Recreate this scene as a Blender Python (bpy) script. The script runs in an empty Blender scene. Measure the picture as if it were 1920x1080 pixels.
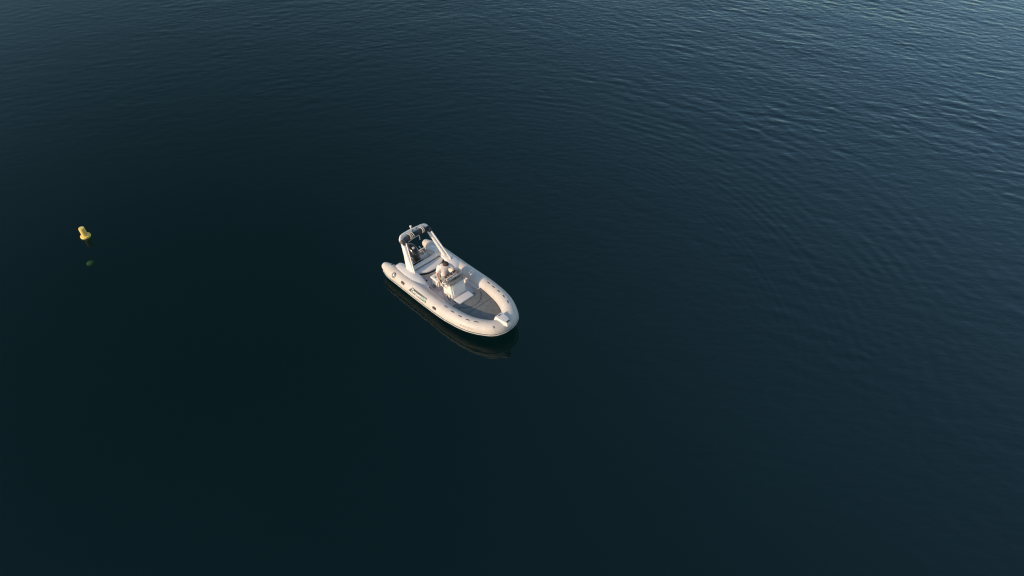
import bpy, bmesh, math, random
import numpy as np
from mathutils import Vector, Matrix
random.seed(7)
R = math.radians
S = bpy.context.scene
COL = S.collection

# ------------------------------------------------------------------ camera
cam_d = bpy.data.cameras.new("camera")
cam = bpy.data.objects.new("camera", cam_d)
COL.objects.link(cam)
cam.location = (0, 0, 16.8)
cam.rotation_euler = (R(90 - 43.0), 0, 0)
cam_d.sensor_fit = 'HORIZONTAL'
cam_d.sensor_width = 36.0
cam_d.lens = 36.0 * 1300.0 / 1920.0
cam_d.clip_start = 0.1
cam_d.clip_end = 20000
S.camera = cam

# ------------------------------------------------------------------ sky, sun, exposure
HEAD = R(-45.5)                                   # boat heading, world angle of its bow
FWD = Vector((math.cos(HEAD), math.sin(HEAD), 0))
PORT = Vector((-FWD.y, FWD.x, 0))
SUN_EL = R(19.5)
AFT = R(10.0)
sh = (-PORT) * math.cos(AFT) - FWD * math.sin(AFT)   # horizontal direction towards the sun
SUN = Vector((sh.x * math.cos(SUN_EL), sh.y * math.cos(SUN_EL), math.sin(SUN_EL)))
W = bpy.data.worlds.new("World")
S.world = W
W.use_nodes = True
wn = W.node_tree
sky = wn.nodes.new("ShaderNodeTexSky")
sky.sky_type = 'NISHITA'
sky.sun_disc = False
sky.sun_elevation = SUN_EL
sky.sun_rotation = math.atan2(SUN.x, SUN.y)
sky.altitude = 0
sky.air_density = 1.28
sky.dust_density = 0.5
sky.ozone_density = 2.2
wn.links.new(sky.outputs[0], wn.nodes['Background'].inputs[0])
wn.nodes['Background'].inputs[1].default_value = 0.15

sun_d = bpy.data.lights.new("sun", 'SUN')
sun_d.energy = 3.25
sun_d.angle = R(0.6)
sun_d.color = (1.0, 0.79, 0.565)
sun = bpy.data.objects.new("sun", sun_d)
COL.objects.link(sun)
sun.rotation_euler = SUN.to_track_quat('Z', 'Y').to_euler()
sun.location = (-20, -10, 30)

S.view_settings.view_transform = 'Standard'
S.view_settings.look = 'None'
S.view_settings.exposure = 0.27
S.view_settings.gamma = 1.0
S.view_settings.use_curve_mapping = False
S.render.engine = 'CYCLES'
S.cycles.use_denoising = True
S.cycles.filter_width = 1.2
S.cycles.max_bounces = 8
S.cycles.diffuse_bounces = 6
S.cycles.transparent_max_bounces = 8
S.cycles.caustics_reflective = False
S.cycles.caustics_refractive = False
S.cycles.sample_clamp_indirect = 4.0


# ------------------------------------------------------------------ materials
MATS = {}


def mat(name, col, rough=0.5, metal=0.0, var=0.08, scale=6.0, bump=0.0, bscale=60.0, coat=0.0, spec=0.5, dirt=None):
    if name in MATS:
        return MATS[name]
    m = bpy.data.materials.new(name)
    m.use_nodes = True
    nt = m.node_tree
    p = nt.nodes['Principled BSDF']
    p.inputs['Roughness'].default_value = rough
    p.inputs['Metallic'].default_value = metal
    p.inputs['Coat Weight'].default_value = coat
    p.inputs['Specular IOR Level'].default_value = spec
    tc = nt.nodes.new('ShaderNodeTexCoord')
    n = nt.nodes.new('ShaderNodeTexNoise')
    n.inputs['Scale'].default_value = scale
    n.inputs['Detail'].default_value = 5
    nt.links.new(tc.outputs['Object'], n.inputs['Vector'])
    cr = nt.nodes.new('ShaderNodeValToRGB')
    c0 = [c * (1 - var) for c in col]
    if dirt:
        c0 = [c * (1 - var) * d for c, d in zip(col, dirt)]
    c1 = [min(1, c * (1 + var)) for c in col]
    cr.color_ramp.elements[0].position = 0.3
    cr.color_ramp.elements[1].position = 0.7
    cr.color_ramp.elements[0].color = (*c0, 1)
    cr.color_ramp.elements[1].color = (*c1, 1)
    nt.links.new(n.outputs['Fac'], cr.inputs['Fac'])
    nt.links.new(cr.outputs['Color'], p.inputs['Base Color'])
    if bump:
        n2 = nt.nodes.new('ShaderNodeTexNoise')
        n2.inputs['Scale'].default_value = bscale
        n2.inputs['Detail'].default_value = 3
        nt.links.new(tc.outputs['Object'], n2.inputs['Vector'])
        b = nt.nodes.new('ShaderNodeBump')
        b.inputs['Strength'].default_value = bump
        b.inputs['Distance'].default_value = 0.02
        nt.links.new(n2.outputs['Fac'], b.inputs['Height'])
        nt.links.new(b.outputs['Normal'], p.inputs['Normal'])
    MATS[name] = m
    return m


TUBE = mat("hypalon_cream", (0.62, 0.55, 0.485), 0.55, var=0.075, scale=1.7, bump=0.10, bscale=9, dirt=(.97, .95, .92))
GEL = mat("gelcoat_white", (0.80, 0.73, 0.665), 0.28, var=0.04, scale=3, coat=0.2, dirt=(.97, .96, .93))
DECK = mat("deck_nonslip", (0.80, 0.735, 0.70), 0.6, var=0.07, scale=4, bump=0.1, bscale=120, dirt=(.95, .92, .9))
VINYL = mat("vinyl_cushion", (0.75, 0.685, 0.615), 0.45, var=0.04, scale=5, bump=0.1, bscale=14)
PAD = mat("grey_pad_fabric", (0.185, 0.18, 0.163), 0.7, var=0.12, scale=7, bump=0.25, bscale=9)
BLACK = mat("black_trim", (0.018, 0.018, 0.02), 0.5)
CORD = mat("black_cord", (0.012, 0.012, 0.013), 0.7)
RUB = mat("dark_rub_rubber", (0.045, 0.045, 0.05), 0.55)
RUBW = mat("white_rub_rubber", (0.72, 0.69, 0.64), 0.5, dirt=(.9, .87, .8))
COWL = mat("engine_cowl_black", (0.012, 0.013, 0.014), 0.18, var=0.2, coat=0.6)
ENG = mat("engine_mid_black", (0.02, 0.02, 0.022), 0.45)
SILVER = mat("silver_decal", (0.55, 0.55, 0.53), 0.35)
STEEL = mat("stainless_steel", (0.62, 0.61, 0.60), 0.18, metal=1.0)
CANVAS = mat("dark_canvas", (0.022, 0.026, 0.035), 0.8, var=0.25, scale=14, bump=0.5, bscale=18)
CANVAS2 = mat("faded_canvas", (0.09, 0.08, 0.075), 0.8, var=0.25, scale=14, bump=0.4, bscale=18)
STRAP = mat("cream_strap", (0.62, 0.55, 0.45), 0.7)
TEAK = mat("teak_step", (0.42, 0.30, 0.22), 0.65, var=0.15, scale=12)
PANELG = mat("grey_name_panel", (0.085, 0.085, 0.08), 0.5)
WHITEL = mat("white_lettering", (0.78, 0.77, 0.75), 0.5, var=0.02)
GREENL = mat("pale_green_lettering", (0.50, 0.70, 0.58), 0.5, var=0.02)
GREYL = mat("grey_lettering", (0.27, 0.245, 0.21), 0.6, var=0.05)
SMOKE = mat("smoked_acrylic", (0.10, 0.075, 0.06), 0.12, var=0.1)
DASH = mat("dash_grey", (0.26, 0.235, 0.22), 0.5)
SKIN = mat("skin", (0.58, 0.36, 0.28), 0.5, var=0.06, scale=9)
SHIRT = mat("pale_pink_cotton", (0.80, 0.66, 0.60), 0.85, var=0.05, scale=8, bump=0.5, bscale=11)
SHORTS = mat("olive_cotton", (0.33, 0.31, 0.25), 0.85, var=0.12, bump=0.3, bscale=14)
HAIR = mat("dark_brown_hair", (0.030, 0.020, 0.012), 0.6, var=0.35, scale=40, bump=0.6, bscale=60)
YELLOW = mat("yellow_buoy_plastic", (0.90, 0.64, 0.16), 0.5, var=0.06, scale=7, dirt=(.95, .9, .8))
FLOATM = mat("weedy_float", (0.36, 0.42, 0.22), 0.8, var=0.35, scale=9)
ROPE = mat("slimy_rope", (0.10, 0.12, 0.05), 0.8, var=0.3)

# smoked acrylic lets light through
_nt = SMOKE.node_tree
_p = _nt.nodes['Principled BSDF']
_p.inputs['Alpha'].default_value = 0.42


# ------------------------------------------------------------------ mesh helpers
def link(name, me, m, parent=None, smooth=True, ang=35):
    me.materials.append(m)
    o = bpy.data.objects.new(name, me)
    COL.objects.link(o)
    if parent is not None:
        o.parent = parent
    if smooth:
        me.polygons.foreach_set('use_smooth', [True] * len(me.polygons))
        me.set_sharp_from_angle(angle=R(ang))
    me.update()
    return o


def from_bm(name, bm, m, parent=None, smooth=True, ang=35):
    bmesh.ops.recalc_face_normals(bm, faces=bm.faces)
    me = bpy.data.meshes.new(name)
    bm.to_mesh(me)
    bm.free()
    return link(name, me, m, parent, smooth, ang)


def add_box(bm, x0, x1, y0, y1, z0, z1, bev=0.0, fn=None, seg=2):
    b = bmesh.new()
    bmesh.ops.create_cube(b, size=1.0)
    for v in b.verts:
        v.co = Vector((x0 + (v.co.x + .5) * (x1 - x0), y0 + (v.co.y + .5) * (y1 - y0), z0 + (v.co.z + .5) * (z1 - z0)))
        if fn:
            v.co = Vector(fn(v.co))
    if bev:
        bmesh.ops.bevel(b, geom=list(b.edges), offset=bev, segments=seg, profile=0.5, affect='EDGES')
    merge(bm, b)


def merge(bm, b):
    me = bpy.data.meshes.new('tmp')
    b.to_mesh(me)
    b.free()
    bm.from_mesh(me)
    bpy.data.meshes.remove(me)


def box(name, dims, m, parent=None, bev=0.01, fn=None, seg=2):
    bm = bmesh.new()
    add_box(bm, *dims, bev=bev, fn=fn, seg=seg)
    return from_bm(name, bm, m, parent)


def add_prism(bm, poly, z0, z1, bev=0.0, seg=2, ztop=None):
    b = bmesh.new()
    lo = [b.verts.new((x, y, z0)) for x, y in poly]
    hi = [b.verts.new((x, y, ztop(x, y) if ztop else z1)) for x, y in poly]
    n = len(poly)
    b.faces.new(lo[::-1])
    top = b.faces.new(hi)
    for i in range(n):
        b.faces.new((lo[i], lo[(i + 1) % n], hi[(i + 1) % n], hi[i]))
    bmesh.ops.recalc_face_normals(b, faces=b.faces)
    if bev:
        es = [e for e in top.edges]
        bmesh.ops.bevel(b, geom=es, offset=bev, segments=seg, profile=0.5, affect='EDGES')
    merge(bm, b)


def prism(name, poly, z0, z1, m, parent=None, bev=0.01, seg=2, ztop=None, ang=35):
    bm = bmesh.new()
    add_prism(bm, poly, z0, z1, bev, seg, ztop)
    return from_bm(name, bm, m, parent, ang=ang)


def add_pipe(bm, pts, r, n=8, caps=True, sec=None):
    pts = [Vector(p) for p in pts]
    rings = []
    ref = None
    for i, p in enumerate(pts):
        if i == 0:
            t = pts[1] - p
        elif i == len(pts) - 1:
            t = p - pts[i - 1]
        else:
            t = (pts[i + 1] - p).normalized() + (p - pts[i - 1]).normalized()
        t.normalize()
        if ref is None:
            ref = Vector((0, 0, 1)) if abs(t.z) < .9 else Vector((1, 0, 0))
        a = (ref - t * ref.dot(t)).normalized()
        ref = a
        c = t.cross(a)
        rr = r[i] if isinstance(r, (list, tuple)) else r
        ring = []
        for k in range(n):
            w = 2 * math.pi * k / n
            if sec:
                u, v = sec(w)
            else:
                u, v = math.cos(w), math.sin(w)
            ring.append(bm.verts.new(p + a * (u * rr) + c * (v * rr)))
        rings.append(ring)
    for i in range(len(rings) - 1):
        for k in range(n):
            bm.faces.new((rings[i][k], rings[i][(k + 1) % n], rings[i + 1][(k + 1) % n], rings[i + 1][k]))
    if caps:
        bm.faces.new(rings[0][::-1])
        bm.faces.new(rings[-1])


def pipe(name, pts, r, m, parent=None, n=8, sec=None):
    bm = bmesh.new()
    add_pipe(bm, pts, r, n, sec=sec)
    return from_bm(name, bm, m, parent, ang=50)


def add_lathe(bm, prof, n=24, axis=None):
    """prof: list of (r, z); rotates about z, then by matrix axis."""
    rings = []
    for r, z in prof:
        if r < 1e-5:
            rings.append([bm.verts.new((0, 0, z))])
        else:
            rings.append([bm.verts.new((r * math.cos(2 * math.pi * k / n), r * math.sin(2 * math.pi * k / n), z)) for k in range(n)])
    for a, b in zip(rings[:-1], rings[1:]):
        for k in range(n):
            k2 = (k + 1) % n
            if len(a) == 1 and len(b) > 1:
                bm.faces.new((a[0], b[k2], b[k]))
            elif len(b) == 1 and len(a) > 1:
                bm.faces.new((a[k], a[k2], b[0]))
            else:
                bm.faces.new((a[k], a[k2], b[k2], b[k]))
    if axis is not None:
        bmesh.ops.transform(bm, matrix=axis, verts=bm.verts)


def catmull(pts, n=8):
    P = [Vector(p) for p in pts]
    out = []
    for i in range(len(P) - 1):
        p0 = P[max(0, i - 1)]
        p1, p2 = P[i], P[i + 1]
        p3 = P[min(len(P) - 1, i + 2)]
        for k in range(n):
            t = k / n
            out.append(0.5 * ((2 * p1) + (p2 - p0) * t + (2 * p0 - 5 * p1 + 4 * p2 - p3) * t * t + (3 * p1 - p0 - 3 * p2 + p3) * t ** 3))
    out.append(P[-1])
    return out


def thing(name, label, cat, loc=(0, 0, 0), rz=0, group=None):
    o = bpy.data.objects.new(name, None)
    o.empty_display_size = 0.2
    COL.objects.link(o)
    o.location = loc
    o.rotation_euler = (0, 0, rz)
    o['label'] = label
    o['category'] = cat
    if group:
        o['group'] = group
    return o


# ------------------------------------------------------------------ water
def build_water():
    x0, x1, y0, y1, d = -42.0, 42.0, 4.5, 52.0, 0.07
    xs = np.arange(x0, x1 + d * .5, d)
    ys = np.arange(y0, y1 + d * .5, d)
    X, Y = np.meshgrid(xs, ys)
    rng = np.random.default_rng(11)
    Hh = np.zeros_like(X)

    def low(seed, L, n=24):
        g = np.random.default_rng(seed)
        f = np.zeros_like(X)
        for _ in range(n):
            a = g.uniform(0, 2 * np.pi)
            k = 2 * np.pi / (L * g.uniform(.7, 1.8))
            f += np.cos(k * (X * np.cos(a) + Y * np.sin(a)) + g.uniform(0, 6.28))
        return f / np.sqrt(n / 2)

    def sm(t):
        t = np.clip(t, 0, 1)
        return t * t * (3 - 2 * t)

    # breeze: stronger away to the right and beyond, calm water on the near left
    breeze = sm((0.62 * X + 0.52 * Y - 4.0) / 27.0) ** 1.15 + 0.30 * sm((Y - 21) / 18.0) * sm((6 - X) / 20.0)
    breeze = np.clip(0.10 + breeze, 0, 1.15) * (1 + 0.16 * low(5, 9.0))
    # wavelets: directional sea made of packets
    for band, (L0, L1, n, slope, spread, seedp) in enumerate(((0.32, 0.58, 60, 0.027, 27, 21), (0.58, 1.05, 56, 0.024, 24, 22), (1.05, 2.1, 30, 0.011, 24, 23), (2.4, 6.0, 12, 0.006, 35, 24))):
        wr = sm((X + 14) / 26)
        h = np.zeros_like(X)
        for mean, wgt in ((60, wr), (100, 1 - wr)):
            hh = np.zeros_like(X)
            for _ in range(n):
                L = np.exp(rng.uniform(np.log(L0), np.log(L1)))
                k = 2 * np.pi / L
                a = R(mean) + R(spread) * rng.normal()
                ph = rng.uniform(0, 2 * np.pi)
                hh += (slope / k) * np.sqrt(2.0 / n) * np.cos(k * (X * np.cos(a) + Y * np.sin(a)) + ph)
            h += hh * wgt
        pk = np.clip(0.92 + 0.26 * low(seedp, 3.0 * L1 + 2.0), 0.3, 1.8)
        Hh += h * breeze * pk
    # old wake of the boat spreading outwards as arcs
    cx, cy = -1.5, 17.0
    r = np.hypot(X - cx, Y - cy)
    th = np.arctan2(Y - cy, X - cx)
    wob = 0.5 * low(31, 6.0)
    for (R0, w, L, A, tc, tw) in ((10.7, .55, .30, .0024, .30, 1.0), (11.7, .5, .34, .0022, .45, .95), (13.0, .9, .42, .0034, .60, .95), (15.0, 1.3, .55, .0042, .70, .9), (9.3, .45, .28, .0011, .15, .9), (17.6, 1.6, .70, .0045, .8, .8)):
        env = np.exp(-((r - R0 + wob * .35) / w) ** 2) * np.exp(-((th - tc) / tw) ** 2)
        env *= np.clip(0.75 + 0.38 * low(int(R0 * 10), 4.0), 0, 1.5)
        Hh += 1.0 * A * env * np.cos(2 * np.pi / L * (r + 0.12 * wob))
    # boat and buoy lie in still water with a faint lapping ring
    bx = (X + 1.993) * FWD.x + (Y - 17.504) * FWD.y
    by = (X + 1.993) * PORT.x + (Y - 17.504) * PORT.y
    db = np.hypot(np.maximum(np.abs(bx) - 1.7, 0), by * 1.0) - 1.0
    Hh += 0.0018 * np.exp(-np.clip(db, 0, 9) / 0.9) * np.cos(2 * np.pi * db / .36 + low(41, 2.0)) * np.clip(.6 + .6 * low(42, 1.6), 0, 1.5)
    dq = np.hypot(X + 16.44, Y - 20.88)
    Hh += 0.0012 * np.exp(-dq / 0.7) * np.cos(2 * np.pi * dq / .24)
    # a few loose ripples on the calm side
    for (px_, py_, aa, ll) in ((-5.6, 22.6, .35, 1.2), (-4.9, 22.0, -.35, .8), (-7.2, 21.6, .55, 1.0)):
        u_ = (X - px_) * math.cos(aa) + (Y - py_) * math.sin(aa)
        v_ = -(X - px_) * math.sin(aa) + (Y - py_) * math.cos(aa) - .10 * u_ * u_
        Hh += .0035 * np.exp(-(u_ / ll) ** 2) * np.exp(-(v_ / .07) ** 2)
    edge = sm((X - x0) / 6) * sm((x1 - X) / 6) * sm((Y - y0) / 3) * sm((y1 - Y) / 6)
    Hh *= edge
    ny, nx = X.shape
    co = np.empty((ny * nx, 3), np.float32)
    co[:, 0] = X.ravel()
    co[:, 1] = Y.ravel()
    co[:, 2] = Hh.ravel()
    idx = np.arange(ny * nx).reshape(ny, nx)
    q = np.stack([idx[:-1, :-1], idx[:-1, 1:], idx[1:, 1:], idx[1:, :-1]], -1).reshape(-1, 4)
    B = 6000.0
    a0, a1, b0, b1 = float(co[:, 0].min()), float(co[:, 0].max()), float(co[:, 1].min()), float(co[:, 1].max())
    ex = np.array([(-B, -B, 0), (B, -B, 0), (B, B, 0), (-B, B, 0), (a0, b0, 0), (a1, b0, 0), (a1, b1, 0), (a0, b1, 0)], np.float32)
    s = len(co)
    eq = np.array([(s, s + 1, s + 5, s + 4), (s + 1, s + 2, s + 6, s + 5), (s + 2, s + 3, s + 7, s + 6), (s + 3, s, s + 4, s + 7)])
    co = np.vstack([co, ex])
    q = np.vstack([q, eq]).astype(np.int32)
    me = bpy.data.meshes.new('water')
    me.vertices.add(len(co))
    me.vertices.foreach_set('co', co.ravel())
    me.loops.add(q.size)
    me.loops.foreach_set('vertex_index', q.ravel())
    me.polygons.add(len(q))
    me.polygons.foreach_set('loop_start', np.arange(0, q.size, 4, dtype=np.int32))
    me.polygons.foreach_set('use_smooth', np.ones(len(q), bool))
    me.update()
    me.validate()
    m = bpy.data.materials.new('sea_water')
    m.use_nodes = True
    nt = m.node_tree
    nt.nodes.clear()
    N = nt.nodes.new
    out = N('ShaderNodeOutputMaterial')
    geo = N('ShaderNodeNewGeometry')

    def noise(sc, det, stretch, rot):
        mp = N('ShaderNodeMapping')
        mp.inputs['Rotation'].default_value = (0, 0, R(rot))
        mp.inputs['Scale'].default_value = (stretch, 1, 1)
        nt.links.new(geo.outputs['Position'], mp.inputs['Vector'])
        n = N('ShaderNodeTexNoise')
        n.inputs['Scale'].default_value = sc
        n.inputs['Detail'].default_value = det
        nt.links.new(mp.outputs['Vector'], n.inputs['Vector'])
        return n
    fine = noise(4.2, 2.5, 0.45, 24)
    # breeze strength again for the finest ripples (gusts)
    gust = noise(0.07, 2, 1, 0)
    sep = N('ShaderNodeSeparateXYZ')
    nt.links.new(geo.outputs['Position'], sep.inputs[0])

    def mth(op, a, b):
        n = N('ShaderNodeMath')
        n.operation = op
        for i, v in enumerate((a, b)):
            if isinstance(v, (int, float)):
                n.inputs[i].default_value = v
            else:
                nt.links.new(v, n.inputs[i])
        return n.outputs[0]
    ramp = mth('ADD', mth('MULTIPLY', sep.outputs['X'], 0.62), mth('MULTIPLY', sep.outputs['Y'], 0.52))
    mr = N('ShaderNodeMapRange')
    mr.interpolation_type = 'SMOOTHSTEP'
    mr.inputs['From Min'].default_value = 5
    mr.inputs['From Max'].default_value = 32
    mr.inputs['To Min'].default_value = 0.17
    mr.inputs['To Max'].default_value = 1.0
    nt.links.new(ramp, mr.inputs['Value'])
    amp = mth('MULTIPLY', mr.outputs[0], mth('ADD', gust.outputs['Fac'], 0.4))
    hgt = mth('MULTIPLY', fine.outputs['Fac'], amp)
    bump = N('ShaderNodeBump')
    bump.inputs['Strength'].default_value = 1.0
    bump.inputs['Distance'].default_value = 0.030
    nt.links.new(hgt, bump.inputs['Height'])
    # reflectance of water for light of the partly polarised clear sky:
    # Fresnel's two components weighed by the sky's polarisation in the mirrored direction
    def vec(op, a, b=None):
        n = N('ShaderNodeVectorMath')
        n.operation = op
        for i, v in enumerate((a, b)):
            if v is None:
                continue
            if isinstance(v, tuple):
                n.inputs[i].default_value = v
            else:
                nt.links.new(v, n.inputs[i])
        return n.outputs['Value'] if op == 'DOT_PRODUCT' else n.outputs['Vector']
    nrm = bump.outputs['Normal']
    inc = geo.outputs['Incoming']
    c = mth('MAXIMUM', vec('DOT_PRODUCT', nrm, inc), 0.02)
    ior = 1.41
    ct = mth('SQRT', mth('SUBTRACT', 1.0, mth('DIVIDE', mth('SUBTRACT', 1.0, mth('MULTIPLY', c, c)), ior * ior)), 0)
    nct = mth('MULTIPLY', ct, ior)
    nc = mth('MULTIPLY', c, ior)
    rs = mth('POWER', mth('DIVIDE', mth('SUBTRACT', c, nct), mth('ADD', c, nct)), 2.0)
    rp = mth('POWER', mth('DIVIDE', mth('SUBTRACT', nc, ct), mth('ADD', nc, ct)), 2.0)
    sc = N('ShaderNodeVectorMath')
    sc.operation = 'SCALE'
    nt.links.new(nrm, sc.inputs[0])
    nt.links.new(mth('MULTIPLY', c, 2.0), sc.inputs['Scale'])
    refl = vec('SUBTRACT', sc.outputs[0], inc)
    sunv = (SUN.x, SUN.y, SUN.z)
    cg = vec('DOT_PRODUCT', refl, sunv)
    cg2 = mth('MULTIPLY', cg, cg)
    pol = mth('MULTIPLY', mth('DIVIDE', mth('SUBTRACT', 1.0, cg2), mth('ADD', 1.0, cg2)), 0.9)
    e1 = vec('NORMALIZE', vec('CROSS_PRODUCT', refl, sunv))
    e2 = vec('NORMALIZE', vec('CROSS_PRODUCT', refl, nrm))
    ca = vec('DOT_PRODUCT', e1, e2)
    fs = mth('ADD', mth('MULTIPLY', mth('SUBTRACT', 1.0, pol), 0.5), mth('MULTIPLY', pol, mth('MULTIPLY', ca, ca)))
    fac = mth('ADD', mth('MULTIPLY', rs, fs), mth('MULTIPLY', rp, mth('SUBTRACT', 1.0, fs)))
    gl = N('ShaderNodeBsdfGlossy')
    gl.inputs['Roughness'].default_value = 0.035
    gl.inputs['Color'].default_value = (0.86, 0.98, 1, 1)
    tr = N('ShaderNodeBsdfTransparent')
    tr.inputs['Color'].default_value = (0.24, 0.40, 0.28, 1)
    mx = N('ShaderNodeMixShader')
    nt.links.new(nrm, gl.inputs['Normal'])
    nt.links.new(fac, mx.inputs[0])
    nt.links.new(tr.outputs[0], mx.inputs[1])
    nt.links.new(gl.outputs[0], mx.inputs[2])
    nt.links.new(mx.outputs[0], out.inputs['Surface'])
    me.materials.append(m)
    o = bpy.data.objects.new('water', me)
    COL.objects.link(o)
    o['kind'] = 'structure'
    o['label'] = 'dark teal sea, calm near the boat and rippled beyond'
    # added sheet far below, its colour standing in for the water's upwelling light
    bm = bmesh.new()
    vs = [bm.verts.new((x, y, -150)) for x, y in ((-B, -B), (B, -B), (B, B), (-B, B))]
    bm.faces.new(vs)
    sb = from_bm('upwelling_sheet', bm, mat('deep_blue_green', (0.036, 0.078, 0.145), 0.9, var=0.05, scale=0.01, spec=0), smooth=False)
    sb['kind'] = 'structure'
    sb['label'] = 'added dark blue green sheet deep under the water, coloured for its upwelling light'


build_water()

# ------------------------------------------------------------------ the boat
BO = Vector((-1.993, 17.504, 0.0))
boat = thing('inflatable_boat', 'cream rigid inflatable boat with arch, console and grey bow pad on dark sea', 'boat', BO, HEAD)

CTRL = [(-2.70, .93), (-2.2, .93), (-1.0, .93), (0.3, .93), (0.7, .92), (1.0, .895), (1.5, .82), (1.9, .69), (2.24, .50)]
SIDE = catmull([(x, y, 0) for x, y in CTRL], 10)
BOWSEG = catmull([(2.24, .50, 0), (2.38, .38, 0), (2.47, .18, 0), (2.485, 0, 0)], 6)


def zc(x):
    t = min(1, max(0, (x + .6) / 3.0))
    return .38 + .155 * t ** 1.5


def rad(x):
    if x < -2.2:
        t = (-2.2 - x) / .5
        return .26 - .115 * t ** 1.4
    return .26


HALF = [Vector((p.x, p.y, zc(p.x))) for p in SIDE] + [Vector((p.x, p.y, zc(p.x))) for p in BOWSEG[1:]]
PATH = [Vector((p.x, -p.y, p.z)) for p in HALF] + [p.copy() for p in HALF[::-1][1:]]   # starboard stern > bow > port stern
RADS = [rad(p.x) for p in PATH]


def frames(path):
    fr = []
    for i, p in enumerate(path):
        a = path[max(0, i - 1)]
        b = path[min(len(path) - 1, i + 1)]
        t = (b - a)
        t.z = 0
        t.normalize()
        fr.append((p, t, t.cross(Vector((0, 0, 1)))))
    return fr


FR = frames(PATH)
UP = Vector((0, 0, 1))
ARC = [0.0]
for i in range(1, len(PATH)):
    ARC.append(ARC[-1] + (PATH[i] - PATH[i - 1]).length)


def on_tube(s, ang, off=0.0):
    """s: arc length along PATH; ang: degrees above horizontal on the outer side."""
    s = min(max(s, 0), ARC[-1] - 1e-6)
    i = int(np.searchsorted(ARC, s)) - 1
    i = max(0, min(i, len(PATH) - 2))
    t = (s - ARC[i]) / (ARC[i + 1] - ARC[i])
    p = PATH[i].lerp(PATH[i + 1], t)
    o = FR[i][2].lerp(FR[i + 1][2], t).normalized()
    r = RADS[i] * (1 - t) + RADS[i + 1] * t + off
    a = R(ang)
    return p + o * (r * math.cos(a)) + UP * (r * math.sin(a))


def s_of_x(x, side=-1):
    n = len(HALF)
    rngi = range(n - 1) if side < 0 else range(len(PATH) - n, len(PATH) - 1)
    for i in rngi:
        x0, x1 = PATH[i].x, PATH[i + 1].x
        if (x0 - x) * (x1 - x) <= 0 and x0 != x1:
            return ARC[i] + (ARC[i + 1] - ARC[i]) * (x - x0) / (x1 - x0)
    return 0


def build_tube():
    bm = bmesh.new()
    n = 40
    rings = []
    seq = []
    # rounded stern caps
    p0, t0, o0 = FR[0]
    for dx, k in ((-.10, .25), (-.095, .5), (-.075, .75), (-.04, .93)):
        seq.append((p0 + t0 * dx, o0, RADS[0] * k))
    for (p, t, o), r in zip(FR, RADS):
        seq.append((p, o, r))
    p1, t1, o1 = FR[-1]
    for dx, k in ((.04, .93), (.075, .75), (.095, .5), (.10, .25)):
        seq.append((p1 + t1 * dx, o1, RADS[-1] * k))
    for p, o, r in seq:
        rings.append([bm.verts.new(p + o * (r * math.cos(2 * math.pi * k / n)) + UP * (r * math.sin(2 * math.pi * k / n))) for k in range(n)])
    for a, b in zip(rings[:-1], rings[1:]):
        for k in range(n):
            bm.faces.new((a[k], a[(k + 1) % n], b[(k + 1) % n], b[k]))
    bm.faces.new(rings[0][::-1])
    bm.faces.new(rings[-1])
    return from_bm('tube', bm, TUBE, boat, ang=60)


tube = build_tube()


def tube_strip(name, s0, s1, a0, a1, off, m, parent, ds=0.05, da=4.0, base=-0.01):
    """a closed strip lying on the tube between arc lengths and angles, off thick."""
    bm = bmesh.new()
    ns = max(2, int(abs(s1 - s0) / ds) + 1)
    na = max(2, int(abs(a1 - a0) / da) + 1)
    ring = []
    for i in range(ns):
        s = s0 + (s1 - s0) * i / (ns - 1)
        sec = [bm.verts.new(on_tube(s, a0 + (a1 - a0) * j / (na - 1), off)) for j in range(na)]
        sec += [bm.verts.new(on_tube(s, a, base)) for a in (a1, a0)]
        ring.append(sec)
    n = na + 2
    for a, b in zip(ring[:-1], ring[1:]):
        for k in range(n):
            bm.faces.new((a[k], a[(k + 1) % n], b[(k + 1) % n], b[k]))
    bm.faces.new(ring[0][::-1])
    bm.faces.new(ring[-1])
    return from_bm(name, bm, m, parent)


def strake(name, a_mid, w, h, m):
    tube_strip(name, 0.10, ARC[-1] - 0.10, a_mid - w, a_mid + w, h, m, tube, ds=.06, da=2.5)


strake('rub_strake', -9.5, 2.6, 0.012, RUB)
strake('rub_strake', -15.5, 2.9, 0.030, RUBW)
strake('rub_strake', -4.4, 2.0, 0.006, RUBW)

# glued seams of the tube sections
for x in (-2.2, -0.75, 0.62, 1.72):
    for sd in (-1, 1):
        s = s_of_x(x, sd)
        tube_strip('seam_tape', s - .018, s + .018, -60, 200, 0.0022, TUBE, tube, da=8)
for sd in (-1, 1):
    s = s_of_x(2.2, sd)
    tube_strip('seam_tape', s - .02, s + .02, -60, 200, 0.003, TUBE, tube, da=8)

# moulded grab handles on the starboard side
for x, a in ((-1.40, 35), (0.32, 27)):
    s = s_of_x(x)
    bm = bmesh.new()
    ring = [bm.verts.new(on_tube(s + .095 * math.copysign(abs(math.cos(w)) ** .55, math.cos(w)), a + 10.5 * math.copysign(abs(math.sin(w)) ** .55, math.sin(w)), .005)) for w in np.linspace(0, 2 * math.pi, 28, endpoint=False)]
    cv = bm.verts.new(on_tube(s, a, .007))
    for k in range(28):
        bm.faces.new((ring[k], ring[(k + 1) % 28], cv))
    from_bm('grab_handle', bm, BLACK, tube)
    bm = bmesh.new()
    add_pipe(bm, [on_tube(s + d, a, o) for d, o in ((-.075, .005), (-.05, .025), (0, .03), (.05, .025), (.075, .005))], 0.012, 8)
    from_bm('handle_grip', bm, DASH, tube)
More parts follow.
